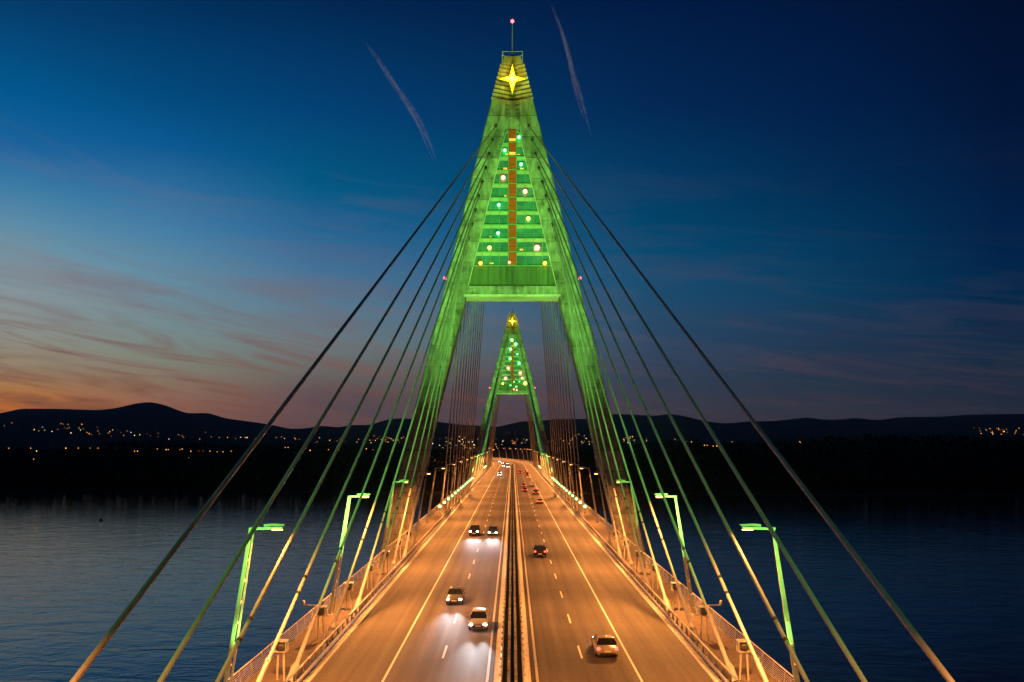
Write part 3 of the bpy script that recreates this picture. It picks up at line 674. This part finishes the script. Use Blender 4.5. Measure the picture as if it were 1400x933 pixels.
tag(m.build('river_water', water_mat()), kind='structure')

RIDGE = [(-900, 574), (-500, 566), (-200, 570), (0, 565.5), (27, 559), (75, 559), (135, 561), (160, 558), (185, 551.8), (205, 549.5), (225, 553.8), (255, 565.5), (285, 564.5), (307, 572), (352, 578), (374, 581.6), (398, 587),
         (423, 585.4), (440, 582), (463, 585), (480, 581), (507, 581.6), (522, 575.4), (542, 572), (565, 573), (596, 576.5), (630, 581), (681, 584), (700, 579), (715, 576), (735, 576), (760, 573), (807, 573), (840, 566), (878, 567.7), (897, 569), (915, 565.6),
         (939, 569.6), (960, 575.5), (991, 579.5), (1019, 576.7), (1061, 575.7), (1105, 570.6), (1123, 574), (1150, 574), (1168, 571.4), (1200, 575), (1228, 570.6), (1285, 570), (1328, 567), (1400, 566), (1700, 569), (2000, 575), (2400, 578)]
FOOT = [(-900, 580), (0, 577), (120, 575), (250, 582), (340, 594), (420, 598), (520, 596), (600, 595), (760, 594), (860, 596), (960, 602), (1080, 600), (1250, 596), (1330, 584), (1400, 579), (2400, 588)]
TREE = [(-400, 608), (0, 613), (90, 612), (170, 603), (230, 605), (350, 606), (420, 605), (520, 607), (560, 610), (600, 613), (640, 616), (760, 616), (800, 612), (850, 608), (900, 602), (960, 601), (1000, 604), (1050, 603), (1114, 596), (1228, 594), (1400, 596), (1900, 598)]
def interp(T, x):
    if x <= T[0][0]: return T[0][1]
    for (a, b), (c, d) in zip(T, T[1:]):
        if x <= c: return b + (d - b) * (x - a) / (c - a)
    return T[-1][1]
def smooth_interp(T, x, w=8): return (interp(T, x - w) + interp(T, x) * 2 + interp(T, x + w)) / 4
def bank_y(px): return 528 + 6 * math.sin(px * .006) - 26 * max(0, min(1, (px - 850) / 300.))
from mathutils import noise as mn
def terrain(px, d):
    """height at lateral direction px (pixel column of the photograph) and depth d"""
    yb = bank_y(px)
    if d <= yb: return WATER_Z - .6
    if d < yb + 20: return WATER_Z - .6 + 3.2 * (d - yb) / 20
    zlow = WATER_Z + 2.6
    yf = interp(FOOT, px); yr = smooth_interp(RIDGE, px)
    def z_of(y, dd): return CAMZ + (HZ - y) * dd / F
    if d < 1200: t = (d - yb - 20) / (1200 - yb - 20); return zlow + (z_of(613, 1200) - zlow) * t * t
    wob = mn.noise(Vector((px * .01, d * .002, 3))) * 2.
    if d < 3200: t = (d - 1200) / 2000; return z_of(613 + (yf - 613) * t ** .9 + wob * t * (1 - t) * 2, d)
    if d < 6600: t = (d - 3200) / 3400; tt = t * t * (3 - 2 * t) * .5 + t * .5; return z_of(yf + (yr - yf) * tt + wob * .7 * t * (1 - t) * 2, d)
    return z_of(yr, 6600) - (d - 6600) * .12
cols = [-900 + i * 60 for i in range(15)] + [i * 5 for i in range(281)] + [1400 + 50 * i for i in range(1, 21)]
cols = sorted(set(cols))
ds = [500, 520, 535, 550, 570, 620, 700, 850, 1000, 1200, 1500, 1800, 2200, 2600, 3000, 3400, 4000, 4600, 5200, 5700, 6100, 6400, 6600, 6900, 7500, 8600]
m = MB(); vs = [((px - 700.5) * d / F, d, terrain(px, d)) for d in ds for px in cols]; n = len(cols)
m.add(vs, [(j * n + i, j * n + i + 1, (j + 1) * n + i + 1, (j + 1) * n + i) for j in range(len(ds) - 1) for i in range(n - 1)])
M['forest'] = mat('forested_hill', (.085, .1, .105), .95, var=.35, scale=.006, spec=.0)
tag(m.build('hills', M['forest'], smooth=True), kind='structure')

# far bank wood, bare winter crowns: trunks, limbs and twig clumps spread through each crown
M['twig'] = mat('bare_twigs', (.022, .02, .018), .95, spec=.0)
rng = random.Random(11); m = MB()
def wood_tree(x, y, zb, h):
    m.tube((x, y, zb - 1), (x + rng.uniform(-.6, .6), y, zb + h * .7), .32, .12, n=4, caps=False)
    cw = h * rng.uniform(.17, .27)
    for i in range(46):
        t = rng.random() ** .75; zz = zb + h * (.16 + .84 * t)
        wid = cw * math.sin(PI * min(1, .16 + .84 * (1 - t) ** .8)) + .4
        a = rng.uniform(0, 2 * PI); r = wid * math.sqrt(rng.random())
        c = Vector((x + r * math.cos(a), y + r * math.sin(a), zz)); s = rng.uniform(.5, 1.5) * (1.25 - .6 * t)
        u = Vector((rng.gauss(0, 1), rng.gauss(0, 1), rng.gauss(0, 1.2))).normalized() * s; w = Vector((rng.gauss(0, 1), rng.gauss(0, 1), rng.gauss(0, 1))).normalized() * s
        m.add([c - u - w * .6, c + u - w * .3, c + u * .4 + w, c - u * .7 + w * .8], [(0, 1, 2, 3)])
px = -330
while px < 1730:
    near_bridge = 590 < px < 800
    for row in range(4):
        p = px + rng.uniform(-5, 5); d = bank_y(p) + 14 + row * 17 + rng.uniform(-5, 7)
        X = (p - 700.5) * d / F
        if abs(X) < 25: continue
        top = interp(TREE, p) + rng.uniform(-1, 5) + (rng.random() < .25) * rng.uniform(0, 5)
        zb = terrain(p, d); zt = CAMZ + (HZ - top) * d / F
        wood_tree(X, d, zb, max(zt - zb, 8))
    px += 5.2
tag(m.build('riverside_wood', M['twig'], label=None) if False else m.build('riverside_wood', M['twig']), 'dark bare riverside wood standing as one mass on the far bank', 'wood', kind='stuff')
m = MB(); rng = random.Random(5)
for i in range(900):      # undergrowth and reeds closing the wood at its foot
    p = rng.uniform(-330, 1730); d = bank_y(p) + rng.uniform(6, 60); X = (p - 700.5) * d / F
    if abs(X) < 21: continue
    z = terrain(p, d); hh = rng.uniform(3, 9); w = rng.uniform(2, 5)
    for q in range(7):
        a = rng.uniform(0, PI); c = Vector((X + rng.uniform(-w, w), d + rng.uniform(-2, 2), z)); e = Vector((math.cos(a), math.sin(a), 0)) * rng.uniform(1.2, 2.6)
        m.add([c - e, c + e, c + e * .7 + Vector((0, 0, hh * rng.uniform(.5, 1))), c - e * .5 + Vector((0, 0, hh * rng.uniform(.6, 1)))], [(0, 1, 2, 3)])
tag(m.build('undergrowth', M['twig']), 'dark undergrowth along the water edge of the far bank', 'undergrowth', kind='stuff')

# village lights on the far shore
rng = random.Random(21); VL = []
def cluster(n, x0, x1, y0, y1, cen=None):
    for i in range(n):
        x = rng.uniform(x0, x1) if cen is None else min(x1, max(x0, rng.gauss(cen, (x1 - x0) / 4)))
        VL.append((x, rng.uniform(y0, y1) + .012 * (x - x0)))
for x, y in ((16, 580), (6, 584), (47, 589), (46, 590), (53, 591), (58, 586), (61, 590), (71, 592), (79, 589), (83, 581), (86, 582), (88, 587), (92, 588), (95, 587), (97, 594), (93, 582), (108, 587), (110, 590), (112, 582), (114, 588), (119, 593), (122, 595), (125, 596), (133, 586), (134, 591),
             (136, 595), (148, 594), (150, 592), (154, 590), (152, 598), (165, 593), (169, 597), (174, 591), (179, 593), (184, 597), (191, 596), (201, 595), (206, 598), (216, 594), (216, 599), (231, 602), (244, 596), (249, 598), (251, 600), (273, 602), (281, 593), (289, 599), (300, 600), (311, 600), (322, 602), (329, 600)): VL.append((x, y))
NV1 = len(VL)
cluster(12, 335, 420, 598, 604); cluster(12, 420, 510, 600, 607); cluster(24, 510, 560, 597, 606); cluster(26, 588, 640, 598, 611); cluster(34, 640, 762, 601, 612); cluster(26, 762, 815, 594, 609); cluster(16, 852, 886, 597, 607); cluster(6, 890, 950, 601, 606)
cluster(26, 1318, 1400, 586, 596, 1366)
LOWV = [(12, 613), (42, 613), (50, 617), (90, 613), (107, 613), (123, 613), (134, 613), (46, 628), (184, 617), (188, 617), (215, 614), (227, 615), (230, 615), (246, 615), (249, 614), (261, 617), (272, 617), (278, 617), (287, 617), (297, 618), (305, 618), (316, 617), (258, 626), (390, 612), (394, 612), (418, 613), (424, 616), (449, 615), (463, 615), (501, 614), (510, 615), (520, 615), (963, 609), (967, 609), (975, 610), (980, 610), (983, 609), (1001, 604), (1093, 604), (1094, 605)]
def village_lamp(X, Y, z, r, mt, lab, grp):
    key = 'vl' + mt
    o = PROTO.get(key)
    if o is None:
        m = MB(); m.tube((0, 0, -4), (0, 0, -.5), .12, .1, n=5, mi=1); m.lathe([(.3, -.75), (.75, -.45), (.8, .1), (.45, .7), (.2, .8)], n=8); m.tube((0, 0, .8), (0, 0, 1.1), .9, .3, n=8, mi=1)
        o = m.build('village_lamp', [M[mt], M['darksteel']]); PROTO[key] = o
    else:
        o = o.copy(); COL.objects.link(o)
    o.location = (X, Y, z); o.scale = (r,) * 3
    tag(o, lab, 'lamp', grp)
for i, (x, y) in enumerate(VL):
    d = 1150
    while d < 4200:
        z = terrain(x, d)
        if HZ - (z - CAMZ) * F / d <= y: break
        d += 25
    z = CAMZ + (HZ - y) * d / F if d >= 4200 else z
    mt = rng.choice(['v_warm', 'v_warm', 'v_white', 'v_dim', 'v_dim']); r = rng.uniform(.45, .9) * d / 1900
    where = 'hillside above the sunset bank' if i < NV1 else ('slope at the dark end of the far shore' if x > 1200 else 'far shore seen between the cables')
    col = {'v_warm': 'orange', 'v_white': 'pale', 'v_dim': 'faint'}[mt]
    village_lamp((x - 700.5) * d / F, d, z + 2.5 * d / 1900, r, mt, 'tiny %s village light on the %s' % (col, where), '%s village lights on the %s' % (col, where))
for x, y in LOWV:
    d = bank_y(x) + 9; red = 270 < x < 280
    village_lamp((x - 700.5) * d / F, d, CAMZ + (HZ - y) * d / F, rng.uniform(.2, .34), 'v_red' if red else rng.choice(['v_warm', 'v_dim', 'v_warm']), 'tiny %s light low among the trees of the far bank' % ('red' if red else 'orange'), '%s lights low among the far trees' % ('red' if red else 'orange'))

# buoy on the river
bx, by = px2(138, 712, 345)[0], 345
t = empty('river_buoy', (bx, by, WATER_Z), label='small dark buoy floating alone on the river', cat='buoy')
m = MB(); m.lathe([(.2, -.5), (.75, -.35), (.8, .15), (.55, .4)], n=12); m.build('float', M['darksteel'], t, True)
m = MB(); m.lathe([(.4, .4), (.22, .9), (.12, 1.3)], n=8); m.build('top_mark', M['darksteel'], t, True)

# ------------------------------------------------------------------ contrails: thin bodies of ice cloud far up
def contrail_mat(name, dens):
    m = bpy.data.materials.new(name); m.use_nodes = True; N = m.node_tree.nodes; L = m.node_tree.links
    N.remove(N['Principled BSDF'])
    v = N.new('ShaderNodeVolumePrincipled'); v.inputs['Color'].default_value = (.98, .95, .97, 1); v.inputs['Anisotropy'].default_value = .2
    tc = N.new('ShaderNodeTexCoord'); n = N.new('ShaderNodeTexNoise'); n.inputs['Scale'].default_value = .012; n.inputs['Detail'].default_value = 7; n.inputs['Distortion'].default_value = .8; L.new(tc.outputs['Object'], n.inputs[0])
    r = N.new('ShaderNodeMapRange'); L.new(n.outputs[0], r.inputs[0]); r.inputs[1].default_value = .3; r.inputs[2].default_value = .8; r.inputs[3].default_value = 0; r.inputs[4].default_value = dens
    L.new(r.outputs[0], v.inputs['Density']); L.new(v.outputs[0], N['Material Output'].inputs['Volume'])
    return m
def contrail(pts, D, w, dens, lab):
    m = MB(); n = len(pts) - 1
    for q in range(4):
        ph, off, wq = random.uniform(0, 6), (q - 1.5) * w * .55, w * random.uniform(.3, .6); t0, t1 = random.uniform(0, .25), random.uniform(.85, 1.)
        rings = []
        for i, (x, y) in enumerate(pts):
            t = i / n
            if t < t0 or t > t1: continue
            X, Z = px2(x, y, D); u = (t - t0) / (t1 - t0); ww = wq * (.03 + .97 * math.sin(PI * u) ** .6)
            c = Vector((X + off * math.sin(PI * (.15 + .7 * t)) + w * .35 * math.sin(9 * t + ph), D + (1 - t) * 600 + q * 90, Z))
            rings.append([c + Vector((ww * math.cos(a * PI / 5), ww * math.sin(a * PI / 5), 0)) for a in range(10)])
        m.loft(rings)
    o = m.build('contrail', contrail_mat('contrail_ice', dens), smooth=True)
    tag(o, lab, 'contrail', 'contrails in the evening sky')
contrail([(478 + 124 * t + 10 * math.sin(3 * t), 5 + 232 * t) for t in [i / 40 for i in range(41)]], 9000, 50, .0075, 'faint pinkish contrail slanting down on the sunset side of the pylon')
contrail([(748 + 60 * t + 12 * t * t + 5 * math.sin(5 * t), -70 + 262 * t) for t in [i / 40 for i in range(41)]], 9000, 50, .0075, 'pale contrail coming down beside the tall antenna')
contrail([(838 + 13 * t, 345 + 37 * t) for t in [i / 20 for i in range(21)]], 9500, 34, .006, 'short faint contrail low between the cables on the tail light side')

# ------------------------------------------------------------------ evening air
hm = bpy.data.materials.new('evening_haze'); hm.use_nodes = True
hm.node_tree.nodes.remove(hm.node_tree.nodes['Principled BSDF'])
hv = hm.node_tree.nodes.new('ShaderNodeVolumePrincipled'); hv.inputs['Color'].default_value = (.8, .9, 1, 1); hv.inputs['Density'].default_value = 3.6e-5
hm.node_tree.links.new(hv.outputs[0], hm.node_tree.nodes['Material Output'].inputs['Volume'])
m = MB(); m.box((0, 3500, 200), (22000, 13500, 440)); tag(m.build('haze', hm), 'thin blue evening haze in the air before the far hills', 'haze', kind='stuff')

# ------------------------------------------------------------------ evening sky
W = bpy.data.worlds.new('World'); S.world = W; W.use_nodes = True
N = W.node_tree.nodes; L = W.node_tree.links; bg = N['Background']
def el(x, y): return math.atan2(HZ - y, math.hypot(F, x - 700.5))
def math_node(op, a, b=None, c=None):
    n = N.new('ShaderNodeMath'); n.operation = op
    for i, v in enumerate((a, b, c)):
        if v is None: continue
        if isinstance(v, (int, float)): n.inputs[i].default_value = v
        else: L.new(v, n.inputs[i])
    return n.outputs[0]
tc = N.new('ShaderNodeTexCoord'); sp = N.new('ShaderNodeSeparateXYZ'); L.new(tc.outputs['Generated'], sp.inputs[0])
elev = math_node('ARCSINE', sp.outputs[2]); ef = math_node('DIVIDE', elev, math.radians(40))
az = math_node('ARCTAN2', sp.outputs[0], sp.outputs[1])          # 0 ahead, negative towards the sunset
SUN_AZ = math.radians(-45)
da = math_node('ABSOLUTE', math_node('SUBTRACT', az, SUN_AZ))
da = math_node('MINIMUM', da, math_node('SUBTRACT', 2 * PI, da))
SKY = [(30, [(0, (3, 55, 99)), (130, (0, 84, 138)), (200, (22, 95, 150)), (260, (60, 121, 160)), (330, (100, 143, 164)), (400, (132, 147, 152)), (460, (138, 142, 132)), (500, (152, 140, 112)), (530, (176, 122, 72)), (555, (200, 112, 46)), (606, (190, 90, 40))]),
       (230, [(0, (0, 45, 88)), (130, (0, 70, 120)), (200, (8, 85, 140)), (300, (58, 118, 160)), (370, (92, 136, 160)), (440, (112, 138, 142)), (490, (124, 132, 120)), (530, (142, 116, 94)), (555, (156, 104, 82)), (606, (140, 85, 70))]),
       (430, [(0, (0, 36, 78)), (150, (0, 62, 112)), (250, (0, 84, 126)), (300, (22, 95, 140)), (350, (56, 106, 146)), (420, (88, 120, 142)), (470, (106, 122, 126)), (505, (108, 104, 100)), (540, (100, 80, 84)), (606, (90, 66, 74))]),
       (890, [(0, (0, 25, 68)), (150, (0, 40, 86)), (250, (0, 60, 102)), (330, (0, 72, 112)), (380, (16, 78, 116)), (430, (38, 76, 108)), (500, (46, 68, 94)), (540, (56, 62, 80)), (575, (66, 58, 70)), (606, (60, 52, 66))]),
       (1130, [(0, (0, 21, 58)), (150, (0, 31, 74)), (250, (0, 44, 84)), (330, (0, 57, 95)), (400, (10, 62, 96)), (450, (30, 58, 88)), (520, (34, 54, 74)), (575, (44, 48, 62)), (606, (42, 44, 58))]),
       (1370, [(0, (0, 14, 44)), (150, (0, 20, 55)), (300, (0, 31, 70)), (390, (0, 40, 76)), (460, (14, 43, 70)), (520, (24, 42, 62)), (570, (30, 38, 52)), (606, (30, 36, 50))])]
prev = None
def ramp(x, tab, dim=1.):
    r = N.new('ShaderNodeValToRGB'); L.new(ef, r.inputs[0]); cr = r.color_ramp
    st = sorted([(min(max(el(x, y) / math.radians(40), 0), 1), [v * (1.12 if x < 500 else 1.) for v in lin(c)]) for y, c in tab])
    top = [v * .32 for v in st[-1][1]]
    st.append((1.0, top))
    cr.elements[0].position = st[0][0]; cr.elements[0].color = (*[v * dim for v in st[0][1]], 1)
    cr.elements[1].position = st[-1][0]; cr.elements[1].color = (*[v * dim for v in st[-1][1]], 1)
    for p, c in st[1:-1]:
        e = cr.elements.new(p); e.color = (*[v * dim for v in c], 1)
    return r.outputs[0]
prev = ramp(*SKY[0]); pa = math.atan2(30 - 700.5, F) - SUN_AZ
def mixc(f, a, b, bt='MIX'):
    n = N.new('ShaderNodeMix'); n.data_type = 'RGBA'; n.blend_type = bt
    if isinstance(f, (int, float)): n.inputs[0].default_value = f
    else: L.new(f, n.inputs[0])
    for s, v in ((n.inputs[6], a), (n.inputs[7], b)):
        if isinstance(v, (tuple, list)): s.default_value = (*v[:3], 1)
        else: L.new(v, s)
    return n.outputs[2]
for x, tab in SKY[1:]:
    a = math.atan2(x - 700.5, F) - SUN_AZ
    mr = N.new('ShaderNodeMapRange'); L.new(da, mr.inputs[0]); mr.inputs[1].default_value = pa; mr.inputs[2].default_value = a
    prev = mixc(mr.outputs[0], prev, ramp(x, tab)); pa = a
mr = N.new('ShaderNodeMapRange'); L.new(da, mr.inputs[0]); mr.inputs[1].default_value = pa; mr.inputs[2].default_value = PI * .9
prev = mixc(mr.outputs[0], prev, ramp(1370, SKY[-1][1], .6))
# thin evening cloud in long streaks
cv = N.new('ShaderNodeCombineXYZ'); L.new(math_node('MULTIPLY', az, 2.2), cv.inputs[0]); L.new(math_node('MULTIPLY', math_node('ADD', elev, math_node('MULTIPLY', az, .10)), 17), cv.inputs[1])
cn = N.new('ShaderNodeTexNoise'); cn.inputs['Scale'].default_value = 1.5; cn.inputs['Detail'].default_value = 7; cn.inputs['Roughness'].default_value = .58; cn.inputs['Distortion'].default_value = .7; L.new(cv.outputs[0], cn.inputs[0])
cm = N.new('ShaderNodeMapRange'); L.new(cn.outputs[0], cm.inputs[0]); cm.inputs[1].default_value = .5; cm.inputs[2].default_value = .74
low = N.new('ShaderNodeMapRange'); L.new(elev, low.inputs[0]); low.inputs[1].default_value = math.radians(20); low.inputs[2].default_value = math.radians(7)
cf = math_node('MULTIPLY', math_node('MULTIPLY', cm.outputs[0], low.outputs[0]), .45)
near = N.new('ShaderNodeMapRange'); L.new(da, near.inputs[0]); near.inputs[1].default_value = .25; near.inputs[2].default_value = 1.25
cloudc = mixc(near.outputs[0], tuple(lin((148, 104, 100))), tuple(lin((48, 44, 72))))
prev = mixc(cf, prev, cloudc)
cv2 = N.new('ShaderNodeCombineXYZ'); L.new(math_node('MULTIPLY', az, 3.4), cv2.inputs[0]); L.new(math_node('MULTIPLY', math_node('ADD', elev, math_node('MULTIPLY', az, .16)), 34), cv2.inputs[1]); cv2.inputs[2].default_value = 4.3
cn2 = N.new('ShaderNodeTexNoise'); cn2.inputs['Scale'].default_value = 1.7; cn2.inputs['Detail'].default_value = 8; cn2.inputs['Roughness'].default_value = .6; cn2.inputs['Distortion'].default_value = 1.1; L.new(cv2.outputs[0], cn2.inputs[0])
cm2 = N.new('ShaderNodeMapRange'); L.new(cn2.outputs[0], cm2.inputs[0]); cm2.inputs[1].default_value = .47; cm2.inputs[2].default_value = .7
low2 = N.new('ShaderNodeMapRange'); L.new(elev, low2.inputs[0]); low2.inputs[1].default_value = math.radians(13); low2.inputs[2].default_value = math.radians(6)
sun2 = N.new('ShaderNodeMapRange'); L.new(da, sun2.inputs[0]); sun2.inputs[1].default_value = 1.0; sun2.inputs[2].default_value = .45; sun2.inputs[3].default_value = .12
hue = N.new('ShaderNodeMapRange'); L.new(elev, hue.inputs[0]); hue.inputs[1].default_value = math.radians(3.5); hue.inputs[2].default_value = math.radians(9)
cc2 = mixc(hue.outputs[0], tuple(lin((132, 84, 64))), tuple(lin((122, 104, 112))))
prev = mixc(math_node('MULTIPLY', math_node('MULTIPLY', math_node('MULTIPLY', cm2.outputs[0], low2.outputs[0]), sun2.outputs[0]), .95), prev, cc2)
# the clear twilight dome itself adds a little
sky = N.new('ShaderNodeTexSky'); sky.sky_type = 'NISHITA'; sky.sun_disc = False; sky.sun_elevation = math.radians(-3); sky.sun_rotation = SUN_AZ
skyb = N.new('ShaderNodeVectorMath'); skyb.operation = 'SCALE'; L.new(sky.outputs[0], skyb.inputs[0]); skyb.inputs['Scale'].default_value = .004
tot = N.new('ShaderNodeVectorMath'); tot.operation = 'ADD'; L.new(prev, tot.inputs[0]); L.new(skyb.outputs[0], tot.inputs[1])
L.new(tot.outputs[0], bg.inputs[0]); bg.inputs[1].default_value = 1.0
# the sun is just under the horizon: it only reaches what floats high up
sl = bpy.data.lights.new('sun', 'SUN'); sl.energy = .85; sl.angle = math.radians(.5); sl.color = (1, .95, .93)
so = bpy.data.objects.new('sun', sl); COL.objects.link(so)
sdir = Vector((math.sin(SUN_AZ) * math.cos(math.radians(-1)), math.cos(SUN_AZ) * math.cos(math.radians(-1)), math.sin(math.radians(-1))))
so.rotation_euler = (-sdir).to_track_quat('-Z', 'Y').to_euler()

# ------------------------------------------------------------------ camera and render settings
cam = bpy.data.cameras.new('camera'); co = bpy.data.objects.new('camera', cam); COL.objects.link(co); S.camera = co
co.location = (0, 0, CAMZ); co.rotation_euler = (PI / 2, 0, 0)
cam.sensor_fit = 'HORIZONTAL'; cam.sensor_width = 36; cam.lens = F / 1400 * 36; cam.shift_y = (HZ - 466.5) / 1400; cam.shift_x = -.5 / 1400
cam.clip_start = .5; cam.clip_end = 60000
S.view_settings.view_transform = 'Standard'; S.view_settings.look = 'None'; S.view_settings.exposure = 0; S.view_settings.gamma = 1
C = S.cycles; C.use_denoising = True; C.max_bounces = 5; C.diffuse_bounces = 2; C.glossy_bounces = 3; C.transmission_bounces = 2; C.volume_bounces = 1
C.sample_clamp_indirect = 4; C.use_light_tree = True; C.caustics_reflective = False; C.caustics_refractive = False
